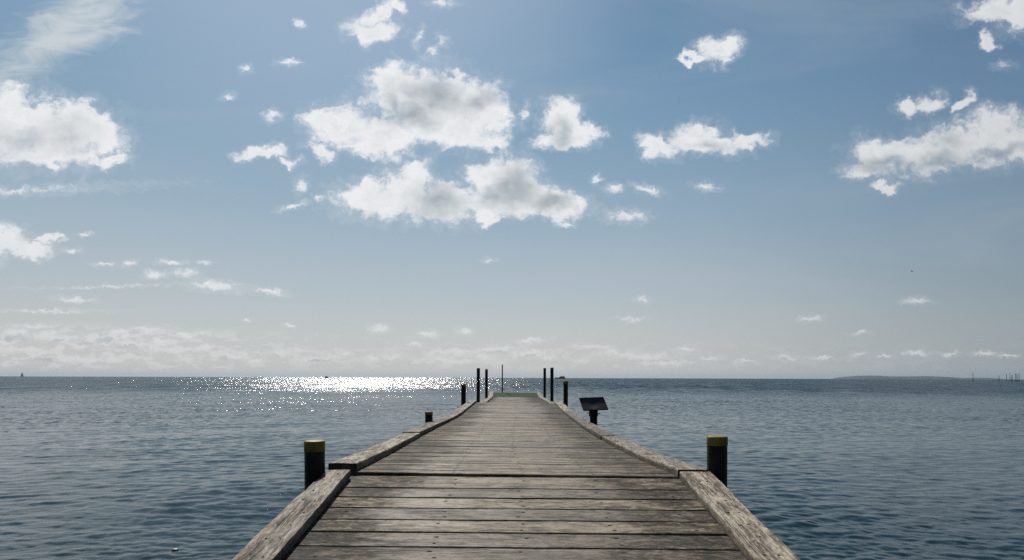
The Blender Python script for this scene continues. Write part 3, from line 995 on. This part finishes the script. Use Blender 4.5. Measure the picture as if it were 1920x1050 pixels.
def prism_xz(pts, y0, y1, c):
    """polygon in x,z extruded in y"""
    n = len(pts)
    V = [Vector((x, y0, z)) + Vector(c) for x, z in pts] + [Vector((x, y1, z)) + Vector(c) for x, z in pts]
    Fc = [tuple(range(n)), tuple(reversed(range(n, 2 * n)))]
    for i in range(n): Fc.append((i, n + i, n + (i + 1) % n, (i + 1) % n))
    return V, Fc


def yacht():
    Z = 1100.0
    p = W(1050.8, 709.2, Z); c = Vector((p.x, Z, 0.0))
    k = Z / F
    root = empty('motor_yacht', c, 'dark motor yacht with low cabin on the horizon, right of the jetty piles', 'yacht')
    link_mesh('hull', *hull(19.5 * k, 4.8, 1.9, c, bow=-1), M_hull, root)
    cab = [(-3.6, 1.7), (-1.2, 4.0), (.6, 4.7), (7.4, 4.8), (8.6, 2.0), (8.6, 1.5), (-3.6, 1.5)]
    link_mesh('cabin', *prism_xz(cab, -1.7, 1.7, c), M_cabin, root)
    for x0, x1 in ((1.0, 2.4), (5.6, 7.0)):
        link_mesh('window', *prism_xz([(x0, 3.2), (x0 + .2, 4.1), (x1, 4.1), (x1, 3.2)], -1.78, 1.78, c), M_glass, root)
    link_mesh('radar_mast', *join([box(c + Vector((3.2, 0, 5.6)), (.25, .25, 1.6)), box(c + Vector((3.2, 0, 6.3)), (1.5, .3, .25))]), M_hull, root)
    link_mesh('bow_rail', *join([box(c + Vector((-9.2, 0, 2.9)), (.8, .8, .9)), box(c + Vector((-6.4, 1.2, 2.9)), (5.0, .08, .1)), box(c + Vector((-6.4, -1.2, 2.9)), (5.0, .08, .1))]), M_hull, root)


def fishing_boat():
    Z = 1300.0
    p = W(613.6, 707, Z); c = Vector((p.x, Z, 0.0)); k = Z / F
    root = empty('fishing_boat', c, 'small dark motorboat in the bright sun glitter, left of the jetty', 'boat')
    link_mesh('hull', *hull(8.8 * k, 3.0, 2.0, c, bow=1, sheer=.05), M_hull, root)
    link_mesh('wheelhouse', *prism_xz([(-4.3, 1.8), (-4.3, 3.7), (-.2, 3.7), (.6, 1.8)], -1.1, 1.1, c), M_hull, root)
    link_mesh('outboard_motor', *box(c + Vector((-5.3, 0, 1.0)), (.7, .6, 1.8)), M_hull, root)


def dinghy():
    Z = 1400.0
    p = W(755.9, 707.6, Z); c = Vector((p.x, Z, 0.0)); k = Z / F
    root = empty('dinghy', c, 'tiny dark dinghy on the horizon between the bright glitter and the jetty', 'boat')
    link_mesh('hull', *hull(3.3 * k, 1.8, 1.1, c, bow=1, sheer=.2), M_hull, root)
    link_mesh('console', *prism_xz([(-.7, .9), (-.6, 2.2), (.5, 2.2), (.8, .9)], -.5, .5, c), M_hull, root)


def sailboat():
    Z = 1500.0
    p = W(41.5, 705.4, Z); c = Vector((p.x, Z, 0.0)); k = Z / F
    root = empty('sailboat', c, 'small sailboat with two raised sails on the horizon at far left', 'sailboat')
    link_mesh('hull', *hull(6.8 * k, 2.8, 1.25, c, bow=-1), M_hull, root)
    link_mesh('mast', *lathe([(.13, .8), (.10, 13.4), (.02, 13.7)], c + Vector((-.2, 0, 0)), 10), M_mast, root)
    def sail(pts, off, nm):
        V, Fc = [], []
        n = 10
        a, b_, t = [Vector((q[0], 0, q[1])) for q in pts]
        for i in range(n + 1):
            for j in range(n + 1):
                f, s = i / n, j / n
                q = (a.lerp(b_, s)).lerp(t, f)
                belly = .8 * math.sin(math.pi * s) * (1 - f) * math.sin(math.pi * min(f + .15, 1))
                V.append(q + c + Vector((0, off - belly, 0)))
        for i in range(n):
            for j in range(n):
                w_ = n + 1
                Fc.append((i * w_ + j, i * w_ + j + 1, (i + 1) * w_ + j + 1, (i + 1) * w_ + j))
        o = link_mesh(nm, V, Fc, M_sail, root, smooth=True)
        sm = o.modifiers.new('cloth', 'SOLIDIFY'); sm.thickness = .05
    sail([(.1, 2.2), (3.6, 2.1), (0.0, 13.0)], 0, 'mainsail')
    sail([(-4.2, 1.6), (-.6, 1.9), (-.4, 11.6)], -.2, 'jib')
    link_mesh('boom', *box(c + Vector((1.8, 0, 2.0)), (3.8, .14, .14)), M_mast, root)


yacht(); fishing_boat(); dinghy(); sailboat()


# ------------------------------------------------------------------ fishing stakes, far right
def stake(px, ytop, Z, d, label, lean=0.0, group='fishing stakes in the sea at the far right'):
    t = W(px, ytop, Z)
    vs, fs = lathe([(d / 2, -2.0), (d / 2 * .95, t.z * .5), (d / 2 * .8, t.z)], (t.x, Z, 0), 10, jitter=.03, seed=int(px))
    vs = [Vector((v.x + lean * (v.z - t.z), v.y, v.z)) for v in vs]
    o = link_mesh('fishing_stake', vs, fs, M_stake, smooth=True)
    tag(o, label, 'stake', group)
    return o


stake(1824.4, 698.0, 520, .42, 'lone fishing stake standing before the island end, well left of the other stakes')
stake(1872.9, 703.8, 470, .40, 'short leaning fishing stake, leftmost of the cluster at the right edge', -.05)
stake(1887.2, 701.0, 520, .40, 'fishing stake second from left in the far right cluster')
stake(1893.6, 699.8, 560, .40, 'tall fishing stake just left of a shorter thick one in the far right cluster')
stake(1897.4, 703.2, 470, .62, 'short thick fishing stake just left of the cross-braced frame')
stake(1910.8, 698.8, 540, .42, 'tallest fishing stake at the extreme right, right of the cross-braced frame')


def stake_frame():
    Z = 500.0
    k = Z / F
    a, b_ = W(1903.6, 700.6, Z), W(1906.9, 702.3, Z)
    root = empty('stake_frame', (a.x, Z, -2), 'dark cross-braced frame of stakes on a low raft at the far right', 'frame')
    for q in (a, b_):
        vs, fs = lathe([(.2, -2), (.17, q.z)], (q.x, Z, 0), 10)
        link_mesh('stake', vs, fs, M_stake, root, smooth=True)
    for yy in (702.3, 707.0):
        q = W(1905.3, yy, Z)
        link_mesh('crossbar', *box((q.x, Z - .25, q.z), (4.2 * k, .22, .32)), M_stake, root)
    q = W(1908.5, 714.5, Z)
    link_mesh('raft', *hull(6.0 * k, 2.0, .55, Vector((q.x, Z, 0)), bow=1), M_stake, root)


stake_frame()

# ------------------------------------------------------------------ low island on the horizon
def island(pts, label, seed):
    Z = 8000.0
    k = Z / F
    rnd = random.Random(seed)
    base_y = 710.2
    V, Fc = [], []
    x0, x1 = pts[0][0], pts[-1][0]
    n = 220
    rows = 10
    def hh(px):
        for (a, ya), (b_, yb) in zip(pts, pts[1:]):
            if a <= px <= b_:
                t = (px - a) / (b_ - a); t = t * t * (3 - 2 * t)
                return max(0, base_y - (ya + (yb - ya) * t))
        return 0
    for i in range(n + 1):
        px = x0 + (x1 - x0) * i / n
        q = W(px, base_y, Z)
        top = .86 * hh(px) * k * (1 + .03 * rnd.uniform(-1, 1)) + rnd.uniform(-1.2, 1.2)
        for j in range(rows + 1):
            f = j / rows
            prof = math.sin(math.pi * f) ** .55 if 0 < f < 1 else 0
            V.append((q.x, Z - 450 + 900 * f, -3 + max(top, 0) * prof * (1 + .05 * rnd.uniform(-1, 1)) + 3 * prof))
    w_ = rows + 1
    for i in range(n):
        for j in range(rows):
            Fc.append((i * w_ + j, (i + 1) * w_ + j, (i + 1) * w_ + j + 1, i * w_ + j + 1))
    o = link_mesh('island', V, Fc, M_land, smooth=True)
    tag(o, label, 'island', kind='structure')


M_land = simple('wooded_land', (.018, .026, .024), .9, .3, .02)
island([(1588, 710.2), (1591, 707.6), (1596, 705.0), (1608, 704.2), (1618, 703.2), (1640, 703.0), (1652, 704.6), (1690, 704.8), (1712, 704.5), (1735, 703.9), (1757, 704.8),
        (1770, 706.2), (1782, 707.4), (1790, 708.5), (1800, 708.3), (1806, 709.2), (1812, 708.3), (1818, 709.6), (1822, 710.2)], 'long low wooded island on the horizon', 1)
island([(1823, 710.2), (1829, 708.3), (1836, 707.0), (1840, 708.4), (1845, 710.2)], 'small islet off the right end of the long island', 2)

# ------------------------------------------------------------------ birds
def bird(px, py, Z, span, label, bank=.3, flip=1):
    p = W(px, py, Z)
    V, Fc = [], []
    body, bf = lathe([(.001, -.26), (.05, -.2), (.075, -.05), (.07, .08), (.04, .17), (.035, .22), (.001, .28)], (0, 0, 0), 10, axis=(1, 0, .1))
    wings = []
    for s in (-1, 1):
        w_ = span / 2
        st = [(0, .10, .14), (.45, .22, .13), (.8, .16, .09), (1.0, .06, .02)]
        vs, fs = [], []
        for f, z, ch in st:
            yy = s * f * w_
            xx = -.10 * f * f
            zz = z * w_ * (1.0 if s > 0 else .75)
            vs += [Vector((xx + ch, yy, zz)), Vector((xx, yy, zz + .015)), Vector((xx - ch, yy, zz)), Vector((xx, yy, zz - .008))]
        for i in range(3):
            for k in range(4):
                k2 = (k + 1) % 4
                fs.append((i * 4 + k, i * 4 + k2, i * 4 + 4 + k2, i * 4 + 4 + k))
        fs += [(0, 3, 2, 1), (12, 13, 14, 15)]
        wings.append((vs, fs))
    tail = box((-.30, 0, .0), (.16, .09, .015))
    vs, fs = join([(body, bf)] + wings + [tail])
    R = Matrix.Rotation(math.radians(90 * flip + 15), 3, 'Z') @ Matrix.Rotation(bank, 3, 'X')
    o = link_mesh('bird', [R @ v + p for v in vs], fs, M_bird)
    tag(o, label, 'bird')


bird(1709.5, 508.8, 170.0, 1.05, 'tiny dark bird flying high over the sea at right', .35)
bird(724.0, 677.0, 330.0, 1.0, 'speck of a bird low over the horizon left of the jetty', .2)
bird(968.5, 649.3, 380.0, 1.0, 'speck of a bird in the sky above the jetty end', -.2)

# pale jellyfish at the surface, bottom left
jp = Vector(((329 - CX) / F * 5.95, 5.95, .002))
vs, fs = lathe([(.030, -.010), (.034, -.004), (.026, .003), (.001, .006)], jp, 20, jitter=.05, seed=4)
o = link_mesh('jellyfish', vs, fs, M_skin, smooth=True)
tag(o, 'small pale round jellyfish at the water surface near the bottom left', 'jellyfish')


# ------------------------------------------------------------------ sea haze
def haze():
    vs, fs = box((0, 0, 28.5), (24400, 24400, 59.0))
    m_ = bpy.data.materials.new('sea_haze'); m_.use_nodes = True
    t = m_.node_tree
    t.nodes.clear()
    o_ = t.nodes.new('ShaderNodeOutputMaterial')
    p_ = t.nodes.new('ShaderNodeVolumePrincipled')
    p_.inputs['Color'].default_value = (.38, .51, .66, 1)
    p_.inputs['Density'].default_value = 5e-5
    p_.inputs['Anisotropy'].default_value = .3
    t.links.new(p_.outputs[0], o_.inputs['Volume'])
    o = link_mesh('haze', vs, fs, m_)
    tag(o, kind='stuff')


haze()
